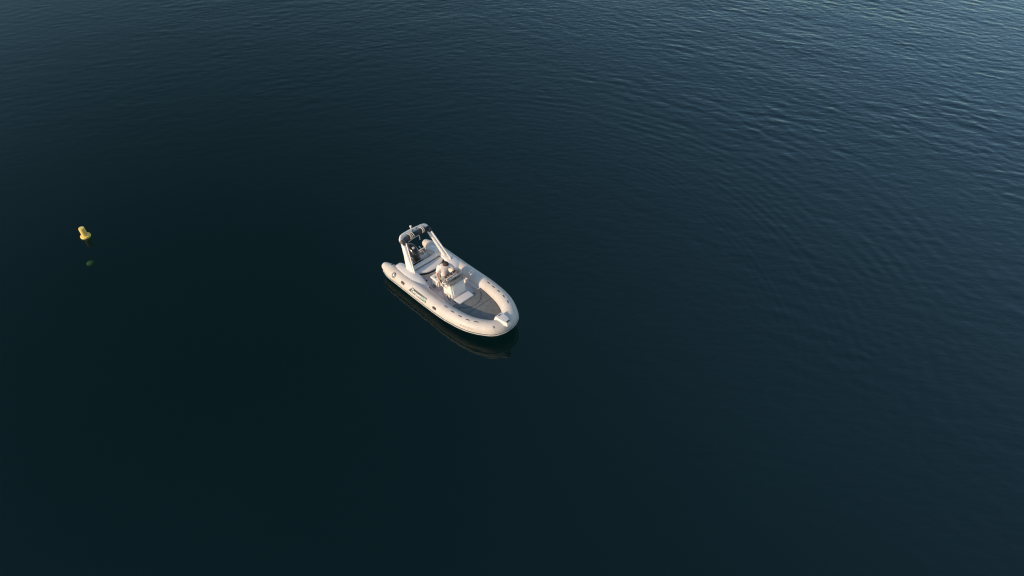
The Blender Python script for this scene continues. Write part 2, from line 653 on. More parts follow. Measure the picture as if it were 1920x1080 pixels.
# round valve emblem near the stern
s = s_of_x(-1.92)
bm = bmesh.new()
cen, nrm = on_tube(s, 41, 0.002), (on_tube(s, 41, 1) - on_tube(s, 41, 0)).normalized()
add_lathe(bm, [(0, .010), (.085, .010), (.095, .004), (.095, -.03)], 24, Matrix.Translation(cen) @ nrm.to_track_quat('Z', 'Y').to_matrix().to_4x4())
emb = from_bm('valve_emblem', bm, PANELG, tube)
bm = bmesh.new()
add_lathe(bm, [(0, .017), (.032, .017), (.036, .009)], 16, Matrix.Translation(cen) @ nrm.to_track_quat('Z', 'Y').to_matrix().to_4x4())
from_bm('valve_cap', bm, WHITEL, tube)
bm = bmesh.new()
add_lathe(bm, [(.062, .0105), (.066, .0135), (.070, .0105)], 24, Matrix.Translation(cen) @ nrm.to_track_quat('Z', 'Y').to_matrix().to_4x4())
from_bm('emblem_ring', bm, WHITEL, tube)
# inflation valve on the stern cone
s = s_of_x(-2.36)
cen, nrm = on_tube(s, 108, 0), (on_tube(s, 108, 1) - on_tube(s, 108, 0)).normalized()
bm = bmesh.new()
add_lathe(bm, [(0, .012), (.03, .012), (.036, .0), (.036, -.02)], 14, Matrix.Translation(cen) @ nrm.to_track_quat('Z', 'Y').to_matrix().to_4x4())
from_bm('inflation_valve', bm, RUB, tube)

# black strap loops along the inside of the forward tubes
for sd, lst in ((-1, ((.66, 88), (1.0, 80), (1.34, 76), (1.64, 74), (1.92, 78))), (1, ((.80, 100), (1.08, 100), (1.38, 99), (1.70, 97), (2.0, 92)))):
    for x, a in lst:
        s = s_of_x(x, sd)
        k = .07
        bm = bmesh.new()
        def sec(w):
            return (0.35 * math.cos(w), 1.0 * math.sin(w))
        add_pipe(bm, [on_tube(s + d * k / .07, a, o) for d, o in ((-.075, -.006), (-.05, .002), (0, .004), (.05, .002), (.075, -.006))], 0.011, 8)
        from_bm('strap_loop', bm, CORD, tube)


# lettering laid on the tube
def text_on_tube(name, body, s0, a0, size, m, parent, width=None, shear=0.0, off=0.004, up_sign=1, rise=0.0, offset=0.0):
    cu = bpy.data.curves.new('txt', 'FONT')
    cu.body = body
    cu.size = 1.0
    cu.shear = shear
    cu.offset = offset
    cu.resolution_u = 3
    ob = bpy.data.objects.new('txt', cu)
    COL.objects.link(ob)
    dg = bpy.context.evaluated_depsgraph_get()
    dg.update()
    me = bpy.data.meshes.new_from_object(ob.evaluated_get(dg))
    bpy.data.objects.remove(ob)
    tb = bmesh.new()
    tb.from_mesh(me)
    bmesh.ops.triangulate(tb, faces=tb.faces)
    for _ in range(3):
        le = [e for e in tb.edges if e.calc_length() > .12]
        if le:
            bmesh.ops.subdivide_edges(tb, edges=le, cuts=1)
            bmesh.ops.triangulate(tb, faces=tb.faces)
    tb.to_mesh(me)
    tb.free()
    co = np.array([v.co[:] for v in me.vertices])
    w = co[:, 0].max() - co[:, 0].min()
    sx = (width / w) if width else size
    xm = co[:, 0].min()
    r = 0.26
    for v in me.vertices:
        u = (v.co.x - xm) * sx
        h = v.co.y * size
        v.co = on_tube(s0 + u, a0 + math.degrees(h / r) + rise * u, off)
    bm = bmesh.new()
    bm.from_mesh(me)
    bpy.data.meshes.remove(me)
    return from_bm(name, bm, m, parent, smooth=False)


# name panel: a grey parallelogram with white and green lettering
def name_panel():
    bm = bmesh.new()
    sa, sb = s_of_x(-1.04), s_of_x(-0.12)
    n, na = 16, 7
    g = []
    for i in range(n + 1):
        t = i / n
        col = []
        for j in range(na + 1):
            v = j / na
            lo = sa
            s_lo = sa + (sb - sa) * t
            s_ = s_lo + 0.115 * v * (1 - t) + (-0.02) * v * t
            col.append(bm.verts.new(on_tube(s_, 18 + 37 * v, 0.0025)))
        g.append(col)
    for i in range(n):
        for j in range(na):
            bm.faces.new((g[i][j], g[i + 1][j], g[i + 1][j + 1], g[i][j + 1]))
    p = from_bm('name_panel', bm, PANELG, tube)
    return p


name_panel()
sN = s_of_x(-0.925)
text_on_tube('lettering', 'Tempest', sN, 25, 0.150, WHITEL, tube, width=0.54, shear=0.15, offset=0.018)
text_on_tube('lettering', '600', s_of_x(-0.375), 25, 0.150, GREENL, tube, width=0.225, shear=0.12, offset=0.02)
text_on_tube('registration', '6\u00aa VI-5-21-21', s_of_x(1.46), 12, 0.095, GREYL, tube, width=0.46, offset=0.004)

# hull under the tubes
def build_hull():
    bm = bmesh.new()
    st = [(-2.25, .80, .16, -.30), (-1.2, .80, .14, -.33), (0, .80, .14, -.33), (1.0, .74, .20, -.28), (1.7, .58, .28, -.12), (2.15, .36, .36, .08), (2.42, .06, .44, .34)]
    rings = []
    for x, w, z, k in st:
        rings.append([bm.verts.new(v) for v in ((x, -w, z + .05), (x, -w, z - .04), (x, -w * .55, (z + k) * .5 - .02), (x, 0, k), (x, w * .55, (z + k) * .5 - .02), (x, w, z - .04), (x, w, z + .05))])
    for a, b in zip(rings[:-1], rings[1:]):
        for i in range(6):
            bm.faces.new((a[i], a[i + 1], b[i + 1], b[i]))
        bm.faces.new((a[6], a[0], b[0], b[6]))
    bm.faces.new(rings[0])
    bm.faces.new(rings[-1][::-1])
    return from_bm('hull', bm, GEL, boat, ang=25)


build_hull()

# cockpit floor and low side walls
floor_poly = [(-1.62, -.78), (0.9, -.78), (1.5, -.70), (2.0, -.45), (2.2, 0), (2.0, .45), (1.5, .70), (0.9, .78), (-1.62, .78)]
prism('deck', floor_poly, 0.192, 0.255, DECK, boat, bev=0)
for sd in (-1, 1):
    bm = bmesh.new()
    ys = sorted((sd * .60, sd * .70))
    add_box(bm, -1.7, 0.85, ys[0], ys[1], .205, .40, bev=.02)
    from_bm('side_liner', bm, GEL, boat)

# stern: transom, engine well, side steps
bm = bmesh.new()
add_box(bm, -2.20, -2.06, -.70, .70, .10, .44, bev=.02)
transom = from_bm('transom', bm, GEL, boat)
box('engine_well', (-2.07, -1.60, -.68, .68, .18, .30), DECK, boat, bev=.01)
box('stern_step', (-2.62, -2.12, .36, .80, .22, .33), GEL, boat, bev=.03)
for k in range(4):
    box('step_plank', (-2.56, -2.17, .40 + k * .092, .48 + k * .092, .325, .342), TEAK, boat, bev=.004)
box('stern_step', (-2.55, -2.12, -.80, -.40, .22, .33), GEL, boat, bev=.03)
box('well_ledge', (-1.86, -1.68, -.56, .62, .29, .42), GEL, boat, bev=.03, seg=3)
box('stern_locker', (-2.16, -1.80, .58, .86, .28, .54), GEL, boat, bev=.04, seg=3)


# moulded side pods that carry the arch
def side_pod(sd):
    bm = bmesh.new()
    #      x, y_in, y_out, top
    st = [(-2.24, .60, .82, .58), (-2.20, .55, .86, .63), (-2.0, .52, .88, .655), (-1.6, .50, .90, .665), (-1.2, .50, .90, .645), (-0.95, .52, .87, .60), (-0.75, .56, .82, .54), (-0.58, .60, .76, .47), (-0.46, .63, .70, .42)]
    if sd > 0:
        st = [(-2.24, .60, .82, .58), (-2.20, .55, .86, .63), (-2.0, .62, .92, .655), (-1.6, .68, .98, .665), (-1.2, .66, .99, .66), (-1.0, .58, .99, .66), (-0.80, .54, .97, .65), (-0.68, .56, .93, .62), (-0.62, .60, .88, .56), (-.60, .63, .82, .45)]
    rings = []
    for x, yi, yo, zt in st:
        e = .045
        sec = [(yi, .20), (yi, zt - e), (yi + e * .3, zt - e * .3), (yi + e, zt), ((yi + yo) / 2, zt + .012), (yo - e, zt), (yo - e * .3, zt - e * .3), (yo, zt - e), (yo - .05, .30)]
        rings.append([bm.verts.new((x, sd * y, z)) for y, z in sec])
    for a, b in zip(rings[:-1], rings[1:]):
        for i in range(len(a) - 1):
            bm.faces.new((a[i], a[i + 1], b[i + 1], b[i]))
    bm.faces.new(rings[0])
    bm.faces.new(rings[-1][::-1])
    return from_bm('side_pod', bm, GEL, boat, ang=40)


pod_s = side_pod(-1)
pod_p = side_pod(1)
for x, y in ((-1.98, -.70), (-1.93, -.66)):
    bm = bmesh.new()
    add_lathe(bm, [(0, .012), (.02, .012), (.026, .003), (.026, -.01)], 12, Matrix.Translation((x, y, .662)))
    from_bm('filler_cap', bm, SILVER, pod_s)
# floor drain and cockpit fittings
for x, y in ((-1.08, -.40), (-.78, -.47), (-1.16, -.30)):
    box('deck_fitting', (x - .03, x + .03, y - .02, y + .02, .25, .285), RUB, boat, bev=.008)

# aft bench: base, curved seat cushion with black piping, backrest
def arc_front(xe, xm, hw, n=14):
    return [(xm + (xe - xm) * (abs(2 * i / n - 1)) ** 2.0, -hw + 2 * hw * i / n) for i in range(n + 1)]


CY = 0.11
fr_ = [(x, y + CY) for x, y in arc_front(-1.42, -1.17, .61)]
prism('bench_base', [(-1.66, -.5 + CY), *[(x - .07, y * .98) for x, y in fr_], (-1.66, .5 + CY)], .21, .475, GEL, boat, bev=.0)
seat = prism('bench_cushion', [(-1.545, -.61 + CY), *fr_, (-1.545, .61 + CY)], .50, .585, VINYL, boat, bev=.025, seg=3)
bm = bmesh.new()
pts = [(-1.56, -.62 + CY, .50), (-1.46, -.62 + CY, .50)] + [(x + .012, y, .50) for x, y in fr_[0:]] + [(-1.46, .62 + CY, .50), (-1.56, .62 + CY, .50)]
add_pipe(bm, pts, .036, 8, sec=lambda w: (1.1 * math.cos(w), .7 * math.sin(w)))
from_bm('front_trim', bm, BLACK, seat)
bm = bmesh.new()
add_box(bm, -1.67, -1.545, -.59 + CY, .61 + CY, .44, .675, bev=.025, seg=3, fn=lambda c: (c.x - (.05 if c.z > .6 else 0), c.y, c.z))
back = from_bm('bench_backrest', bm, VINYL, boat)
bm = bmesh.new()
add_pipe(bm, [(-1.552, -.56 + CY, .592), (-1.552, .58 + CY, .592)], .007, 6)
from_bm('backrest_seam', bm, RUB, back)

# ---------------------------------------------------------------- arch
def arch_leg(sd):
    bm = bmesh.new()
    # section centre and half sizes from foot to top: (x_front, x_aft, y_centre, half_thick, z)
    off = -.02 if sd < 0 else .10
    ft = 0 if sd < 0 else .11
    if sd < 0:
        st = [(-1.36, -1.82, -.62, .055, .62), (-1.50, -1.90, -.585, .055, .80), (-1.72, -2.02, -.52, .055, 1.05), (-1.94, -2.18, -.45, .058, 1.30), (-2.14, -2.36, -.37, .062, 1.52)]
    else:
        st = [(-1.28, -1.70, .81, .068, .62), (-1.44, -1.80, .785, .068, .80), (-1.66, -1.96, .745, .066, 1.05), (-1.88, -2.14, .70, .064, 1.30), (-2.08, -2.30, .655, .062, 1.50)]
    rings = []
    for xf, xa, y, h, z in st:
        n = 16
        rg = []
        for k in range(n):
            w = 2 * math.pi * k / n
            c, s_ = math.cos(w), math.sin(w)
            u = math.copysign(abs(c) ** .6, c)
            v = math.copysign(abs(s_) ** .8, s_)
            rg.append(bm.verts.new(((xf + xa) / 2 + (xf - xa) / 2 * u, y + h * v, z - .04 * u)))
        rings.append(rg)
    for a, b in zip(rings[:-1], rings[1:]):
        for k in range(16):
            bm.faces.new((a[k], a[(k + 1) % 16], b[(k + 1) % 16], b[k]))
    bm.faces.new(rings[0])
    bm.faces.new(rings[-1][::-1])
    return bm


YS, YP = -.33, .62
def build_arch():
    bm = bmesh.new()
    for sd in (-1, 1):
        b = arch_leg(sd)
        merge(bm, b)
    # crossbar with rounded shoulders
    path = catmull([(-2.24, YS - .07, 1.47), (-2.28, YS - .05, 1.56), (-2.31, YS + .05, 1.605), (-2.32, .11, 1.61), (-2.29, YP - .04, 1.585), (-2.24, YP + .07, 1.53), (-2.18, YP + .06, 1.42)], 6)
    add_pipe(bm, path, .085, 14, sec=lambda w: (.50 * math.copysign(abs(math.cos(w)) ** .7, math.cos(w)), math.copysign(abs(math.sin(w)) ** .7, math.sin(w))))
    return from_bm('arch', bm, GEL, boat, ang=45)


arch = build_arch()
# forward struts and bimini frame poles alongside the legs
pipe('arch_strut', [(-1.30, -.61, .56), (-1.42, -.595, .70), (-2.10, -.33, 1.47)], .021, GEL, arch, 10)
pipe('arch_strut', [(-1.06, .80, .63), (-1.14, .795, .70), (-2.03, .73, 1.46)], .030, GEL, arch, 10)
for p in ((-1.30, -.61, .575), (-1.06, .80, .655)):
    bm = bmesh.new()
    add_lathe(bm, [(0, .03), (.03, .025), (.045, .0), (.045, -.02)], 14, Matrix.Translation(p))
    from_bm('strut_foot', bm, STEEL, arch)
# rolled canvas bimini lashed under the crossbar
def roll(pts, r, m, name, n=12, lump=.12):
    bm = bmesh.new()
    P = catmull(pts, 8)
    rr = [r * (1 + lump * math.sin(i * 1.7) * math.cos(i * .6)) for i in range(len(P))]
    rr[0] *= .75
    rr[-1] *= .75
    add_pipe(bm, P, rr, n)
    return from_bm(name, bm, m, arch, ang=60)


roll([(-2.15, YS - .04, 1.47), (-2.16, -.1, 1.525), (-2.17, .25, 1.535), (-2.14, YP + .04, 1.48)], .088, CANVAS, 'rolled_bimini')
# hanging ends of the canvas
bm = bmesh.new()
add_box(bm, -2.36, -2.12, YS - .155, YS - .035, 1.37, 1.545, bev=.035, seg=3, fn=lambda c: (c.x + (.07 if c.z < 1.45 else 0), c.y + (.03 if c.z < 1.45 else 0), c.z))
from_bm('canvas_end', bm, CANVAS2, arch)
bm = bmesh.new()
add_box(bm, -2.22, -1.99, YP + .03, YP + .16, 1.42, 1.56, bev=.035, seg=3)
from_bm('canvas_end', bm, CANVAS, arch)
# lashings
for ys in ((-.13, -.07, 0.0), (.40, .455)):
    for y in ys:
        bm = bmesh.new()
        lp = []
        for k in range(17):
            w = 2 * math.pi * k / 16
            lp.append((-2.215 + .165 * math.cos(w) * (1 if math.cos(w) > 0 else .75), y + .03 * math.sin(w) + .015 * math.cos(w), 1.565 + .085 * math.sin(w)))
        add_pipe(bm, lp, .016, 6, caps=False)
        from_bm('lashing', bm, STRAP, arch, ang=60)
pipe('bimini_pole', [(-2.06, -.26, 1.475), (-2.08, .05, 1.49), (-2.09, .24, 1.485)], .012, STRAP, arch, 8)
pipe('hanging_strap', [(-2.08, .235, 1.50), (-2.07, .24, 1.41), (-2.05, .24, 1.30)], .016, STRAP, arch, 8)
bm = bmesh.new()
add_lathe(bm, [(.020, 0), (.018, .12), (.030, .125), (.042, .145), (.042, .175), (.028, .195), (0, .20)], 14, Matrix.Translation((-2.40, .15, 1.585)))
from_bm('stern_light', bm, GEL, arch)
for y in (.14, .30):
    box('arch_lamp', (-2.33, -2.27, y - .025, y + .025, 1.64, 1.668), BLACK, arch, bev=.008)
box('arch_nameplate', (-2.36, -2.25, .045, .11, 1.638, 1.660), SILVER, arch, bev=.008)

# ---------------------------------------------------------------- outboard motor
def cowl():
    bm = bmesh.new()
    #  z, x_aft, x_front, half_w, lean
    st = [(.50, -2.50, -2.06, .115), (.58, -2.58, -2.00, .155), (.70, -2.64, -1.96, .185), (.84, -2.65, -1.95, .190), (.95, -2.62, -1.98, .180), (1.02, -2.55, -2.05, .150), (1.06, -2.46, -2.14, .105), (1.075, -2.38, -2.24, .05)]
    n = 28
    rings = []
    for z, xa, xf, hw in st:
        rg = []
        for k in range(n):
            w = 2 * math.pi * k / n
            c, s_ = math.cos(w), math.sin(w)
            u = math.copysign(abs(c) ** .75, c)
            v = math.copysign(abs(s_) ** .8, s_)
            taper = 1 - .18 * max(0, -u)
            rg.append(bm.verts.new(((xf + xa) / 2 + (xf - xa) / 2 * u + .05, .88 * hw * v * taper - .02, z - .05 * (u > 0) * u * (z > .9))))
        rings.append(rg)
    for a, b in zip(rings[:-1], rings[1:]):
        for k in range(n):
            bm.faces.new((a[k], a[(k + 1) % n], b[(k + 1) % n], b[k]))
    bm.faces.new(rings[0][::-1])
    bm.faces.new(rings[-1])
    o = from_bm('outboard_motor', bm, COWL, boat, ang=50)
    return o


motor = cowl()
motor['label'] = 'black outboard motor with silver decals on the transom'
box('badge', (-2.17, -2.08, -.075, .01, 1.0, 1.052), SILVER, motor, bev=.003)
bm = bmesh.new()
add_box(bm, -2.50, -2.10, -.10, .10, .10, .52, bev=.03)
add_box(bm, -2.42, -2.22, -.05, .05, -.75, .12, bev=.02)
add_box(bm, -2.16, -1.98, -.13, .13, .30, .56, bev=.02)
from_bm('midsection', bm, ENG, motor)
bm = bmesh.new()
for sd in (-1, 1):
    add_pipe(bm, [(-2.45, sd * .170, .64), (-2.25, sd * .188, .645), (-2.08, sd * .165, .66), (-2.0, sd * .11, .675)], .010, 6)
from_bm('cowl_stripe', bm, SILVER, motor)
bm = bmesh.new()
add_box(bm, -1.985, -1.962, -.10, .10, .815, .845, bev=.004)
from_bm('lettering_band', bm, SILVER, motor)
hs = [[(-2.0, -.06, .52), (-1.88, -.16, .45), (-1.78, -.30, .38), (-1.72, -.42, .34)], [(-2.0, 0.0, .52), (-1.85, -.05, .44), (-1.76, -.22, .36), (-1.70, -.35, .33)], [(-2.0, .06, .50), (-1.86, .10, .42), (-1.80, -.02, .35), (-1.72, -.20, .33)], [(-2.0, .10, .48), (-1.9, .22, .42), (-1.78, .18, .35), (-1.72, .0, .33)], [(-2.02, -.10, .50), (-1.92, -.28, .46), (-1.84, -.40, .40), (-1.74, -.50, .36)]]
for h in hs:
    pipe('engine_hose', catmull(h, 6), .020, CORD, motor, 8)
pipe('steering_bar', [(-1.97, -.30, .50), (-1.97, .30, .50)], .018, STEEL, motor, 8)

# stern ladder folded out over the water
lad = pipe('stern_ladder', [(-2.16, .50, .36), (-2.45, .57, .37), (-2.74, .64, .36)], .015, STEEL, boat, 8)
pipe('ladder_rail', [(-2.30, .82, .36), (-2.52, .855, .37), (-2.76, .89, .36)], .015, STEEL, lad, 8)
for t in (.15, .52):
    a = Vector((-2.16, .50, .365)).lerp(Vector((-2.74, .64, .365)), t + .05)
    b = Vector((-2.30, .82, .365)).lerp(Vector((-2.76, .89, .365)), t)
    pipe('ladder_rung', [a, b], .020, STEEL, lad, 8)

# ---------------------------------------------------------------- console
CX = -.09
def slope_fn(c):
    x, y, z = c
    if z > .6:
        if x > .2:
            x -= .17
        y = CX + (y - CX) * .96
    return (x, y, z)


con = box('console', (-.10, .46, CX - .32, CX + .32, .21, .93), GEL, boat, bev=.035, fn=slope_fn, seg=3)
# raised front door panel
bm = bmesh.new()
add_box(bm, 0, .016, -.255, .255, 0, .42, bev=.006)
bmesh.ops.transform(bm, matrix=Matrix.Translation((.402, CX, .475)) @ Matrix.Rotation(R(-13.3), 4, 'Y'), verts=bm.verts)
from_bm('console_hatch', bm, VINYL, con)
bm = bmesh.new()
add_box(bm, .012, .035, -.25, -.20, .10, .36, bev=.01)
bmesh.ops.transform(bm, matrix=Matrix.Translation((.402, CX, .475)) @ Matrix.Rotation(R(-13.3), 4, 'Y'), verts=bm.verts)
from_bm('hatch_handle', bm, VINYL, con)
# dash top and instrument cluster
bm = bmesh.new()
add_box(bm, -.14, .26, CX - .29, CX + .29, .92, 1.04, bev=.03, fn=lambda c: (c.x, c.y, c.z - (.06 if c.x < 0 and c.z > 1 else 0)))
from_bm('dash', bm, VINYL, con)
bm = bmesh.new()
add_box(bm, -.15, -.02, CX - .25, CX + .25, .935, 1.005, bev=.01, fn=lambda c: (c.x, c.y, c.z - (.035 if c.x < -.1 and c.z > .97 else 0)))
from_bm('instrument_panel', bm, SMOKE, con)
bm = bmesh.new()
add_box(bm, .10, .17, CX - .26, CX + .27, 1.035, 1.06, bev=.008)
from_bm('switch_panel', bm, DASH, con)
for k in range(7):
    y = CX - .20 + k * .068
    box('switch', (.118, .145, y - .012, y + .012, 1.057, 1.072), SILVER if k % 2 else BLACK, con, bev=.004)
bm = bmesh.new()
add_lathe(bm, [(.045, 0), (.05, .03), (.05, .055), (.03, .075), (0, .078)], 16, Matrix.Translation((.15, CX + .03, 1.05)))
from_bm('compass', bm, BLACK, con)
# windshield: raked smoked screen wrapped round the dash front with a steel rail
def screen():
    bm = bmesh.new()
    lo = [(-.06, CX - .315, .98), (.18, CX - .315, .985), (.30, CX - .27, .99), (.335, CX, .995), (.30, CX + .27, .99), (.18, CX + .315, .985), (-.06, CX + .315, .98)]
    hi = [(-.13, CX - .32, 1.10), (.08, CX - .325, 1.19), (.19, CX - .27, 1.21), (.225, CX, 1.215), (.19, CX + .27, 1.21), (.08, CX + .325, 1.19), (-.13, CX + .32, 1.10)]
    L = catmull(lo, 5)
    H_ = catmull(hi, 5)
    a = [bm.verts.new(p) for p in L]
    b = [bm.verts.new(p) for p in H_]
    for i in range(len(a) - 1):
        bm.faces.new((a[i], a[i + 1], b[i + 1], b[i]))
    r = bmesh.ops.solidify(bm, geom=list(bm.faces), thickness=.006)
    o = from_bm('windshield', bm, SMOKE, con)
    pipe('windshield_rail', H_, .013, STEEL, con, 8)
    for i in (5, 10, 20, 25):
        pipe('rail_post', [L[i] - Vector((0, 0, .06)), H_[i]], .011, STEEL, con, 8)
    return o


screen()
# wheel
bm = bmesh.new()
loop = []
MW = Matrix.Translation((-.24, CX + .20, .93)) @ Matrix.Rotation(R(-58), 4, 'Y')
for k in range(25):
    w = 2 * math.pi * k / 24
    loop.append(MW @ Vector((.165 * math.cos(w), .165 * math.sin(w), 0)))
add_pipe(bm, loop, .017, 8, caps=False)
wheel = from_bm('steering_wheel', bm, BLACK, con, ang=60)
bm = bmesh.new()
for k in range(3):
    w = 2 * math.pi * k / 3 + .5
    add_pipe(bm, [MW @ Vector((0, 0, -.03)), MW @ Vector((.16 * math.cos(w), .16 * math.sin(w), 0))], .010, 6)
add_pipe(bm, [MW @ Vector((0, 0, .0)), MW @ Vector((0, 0, -.10))], .03, 10)
from_bm('wheel_spokes', bm, STEEL, con)
# side rail, throttle and wiring on the starboard face
pipe('throttle_lever', [(-.12, CX - .34, .86), (-.16, CX - .345, .97), (-.17, CX - .34, 1.03)], .016, BLACK, con, 8)
box('throttle_box', (-.17, -.04, CX - .365, CX - .31, .78, .90), SILVER, con, bev=.012)
for x in (.0, .12):
    pipe('side_rail', catmull([(x, CX - .315, .98), (x - .02, CX - .37, 1.0), (x - .02, CX - .375, .9), (x, CX - .33, .82)], 5), .011, STEEL, con, 8)
box('rope_bag', (.10, .30, CX - .365, CX - .30, .40, .62), STRAP, con, bev=.03, seg=3)
pipe('bag_strap', catmull([(.14, CX - .36, .60), (.2, CX - .375, .52), (.22, CX - .375, .42), (.30, CX - .35, .36)], 5), .013, CORD, con, 6)
# forward console seat
fs = box('console_seat', (.42, .735, CX - .33, CX + .33, .21, .435), GEL, boat, bev=.02)
box('seat_cushion', (.435, .75, CX - .325, CX + .325, .445, .515), VINYL, fs, bev=.02, seg=3)
pipe('seat_piping', [(.745, CX - .33, .438), (.745, CX + .33, .438)], .011, BLACK, fs, 6)
pipe('seat_piping', [(.44, CX - .333, .438), (.745, CX - .333, .438)], .011, BLACK, fs, 6)

# helm seat
hsb = box('helm_seat', (-.78, -.44, CX - .24, CX + .32, .21, .66), GEL, boat, bev=.03)
box('seat_cushion', (-.82, -.40, CX - .29, CX + .36, .665, .735), VINYL, hsb, bev=.025, seg=3)
for x in (-.80,):
    pipe('seat_frame', [(x, CX - .285, .70), (x + .02, CX - .30, .44), (x + .05, CX - .27, .22)], .012, STEEL, hsb, 8)
pipe('seat_frame', [(-.44, CX - .285, .70), (-.44, CX - .30, .44), (-.44, CX - .27, .22)], .012, STEEL, hsb, 8)
box('side_door', (-.74, -.60, CX - .250, CX - .235, .28, .60), DASH, hsb, bev=.004)
box('seat_bracket', (-.66, -.62, CX - .235, CX - .195, .73, .82), DASH, hsb, bev=.01)

# ---------------------------------------------------------------- bow pad, fairlead
INN = [on_tube(s_of_x(x, 1), 198, .012) for x in np.linspace(0.55, 2.3, 30)]
def half_w(x):
    for a, b in zip(INN[:-1], INN[1:]):
        if (a.x - x) * (b.x - x) <= 0:
            t = (x - a.x) / (b.x - a.x + 1e-9)
            return a.y + (b.y - a.y) * t
    return INN[0].y if x < INN[0].x else INN[-1].y


XT = 2.12
def pad_poly(xa, xb, ylo, yhi, n=10):
    pts = []
    for i in range(n + 1):
        x = xa + (xb - xa) * i / n
        pts.append((x, ylo(x)))
    for i in range(n + 1):
        x = xb + (xa - xb) * i / n
        pts.append((x, yhi(x)))
    out = []
    for p in pts:
        if not out or (Vector(p) - Vector(out[-1])).length > .004:
            out.append(p)
    return out


G = .006
# aft pair of panels, forward pair, and their rounded tip
for xa, xb in ((.60, 1.247), (1.255, XT)):
    pp = pad_poly(xa, xb, lambda x: -half_w(x) + .004, lambda x: half_w(x) - .004)
    prism('pad_cushion', pp, .34, .46, PAD, boat, bev=.014, seg=2)
# stitched round insert, centre seam and lacing
arc = [(.36 + .75 * math.cos(w), .0 + .62 * math.sin(w) - .0, .463) for w in np.linspace(-1.02, 1.02, 26)]
pipe('pad_piping', arc, .006, CORD, boat, 6)
for sgn in (-1, 1):
    pts = [(x, sgn * (half_w(x) - .012), .459) for x in np.linspace(.62, XT - .02, 20)]
    pipe('pad_piping', pts, .007, CORD, boat, 6)

# bow step with roller
def bow_step():
    bm = bmesh.new()
    y0 = -.03
    lo = [(2.04, -.20), (2.04, .20), (2.40, .17), (2.62, .10), (2.62, -.10), (2.40, -.17)]
    hi = [(2.10, -.15), (2.10, .15), (2.38, .13), (2.56, .07), (2.56, -.07), (2.38, -.13)]
    a = [bm.verts.new((x, y + y0, .60 if x < 2.3 else .70)) for x, y in lo]
    b = [bm.verts.new((x, y + y0, .845 if x < 2.5 else .82)) for x, y in hi]
    bm.faces.new(a[::-1])
    bm.faces.new(b)
    for i in range(6):
        bm.faces.new((a[i], a[(i + 1) % 6], b[(i + 1) % 6], b[i]))
    bmesh.ops.bevel(bm, geom=list(bm.edges), offset=.012, segments=2, profile=.5, affect='EDGES')
    bmesh.ops.translate(bm, verts=bm.verts, vec=(.17, -.02, .015))
    return from_bm('bow_step', bm, GEL, boat)


bs = bow_step()
pipe('bow_cleat', [(2.33, -.12, .88), (2.33, -.02, .88)], .012, RUB, bs, 8)
pipe('cleat_post', [(2.33, -.07, .855), (2.33, -.07, .88)], .014, RUB, bs, 8)
pipe('bow_roller', [(2.71, -.11, .855), (2.71, .01, .855)], .026, RUB, bs, 10)
s = ARC[len(HALF) - 1]
pipe('tow_ring', [on_tube(s - .42, 60, .0), on_tube(s - .41, 52, .022), on_tube(s - .40, 44, .0)], .009, RUB, tube, 6)

# ------------------------------------------------------------------ person at the helm
def skin_mesh(name, nodes, edges, root, m, parent, sub=2):
    me = bpy.data.meshes.new(name)
    me.from_pydata([n[0] for n in nodes], edges, [])
    o = bpy.data.objects.new(name, me)
    COL.objects.link(o)
    if parent is not None:
        o.parent = parent
    sk = o.modifiers.new('skin', 'SKIN')
    sk.use_smooth_shade = True
    layer = me.skin_vertices[0] if me.skin_vertices else None
    if layer is None:
        bm = bmesh.new()
        bm.from_mesh(me)
        bm.verts.layers.skin.verify()
        bm.to_mesh(me)
        bm.free()
        layer = me.skin_vertices[0]
    for i, n in enumerate(nodes):
        r = n[1]
        layer.data[i].radius = r if isinstance(r, tuple) else (r, r)
        layer.data[i].use_root = (i == root)
    if sub:
        su = o.modifiers.new('sub', 'SUBSURF')
        su.levels = sub
        su.render_levels = sub
    dg = bpy.context.evaluated_depsgraph_get()
    dg.update()
    me2 = bpy.data.meshes.new_from_object(o.evaluated_get(dg))
    o.modifiers.clear()
    o.data = me2
    me2.name = name
    me2.materials.clear()
    me2.materials.append(m)
    me2.polygons.foreach_set('use_smooth', [True] * len(me2.polygons))
    return o


person = thing('person', 'person in pale pink shirt seated at the helm with head bowed', 'person', BO + FWD * -.45 + PORT * -.05 + Vector((0, 0, .22)), HEAD)
PB = Vector((-.45, -.05, .22))


def L(x, y, z):
    return tuple(Vector((x, y, z)) - PB)


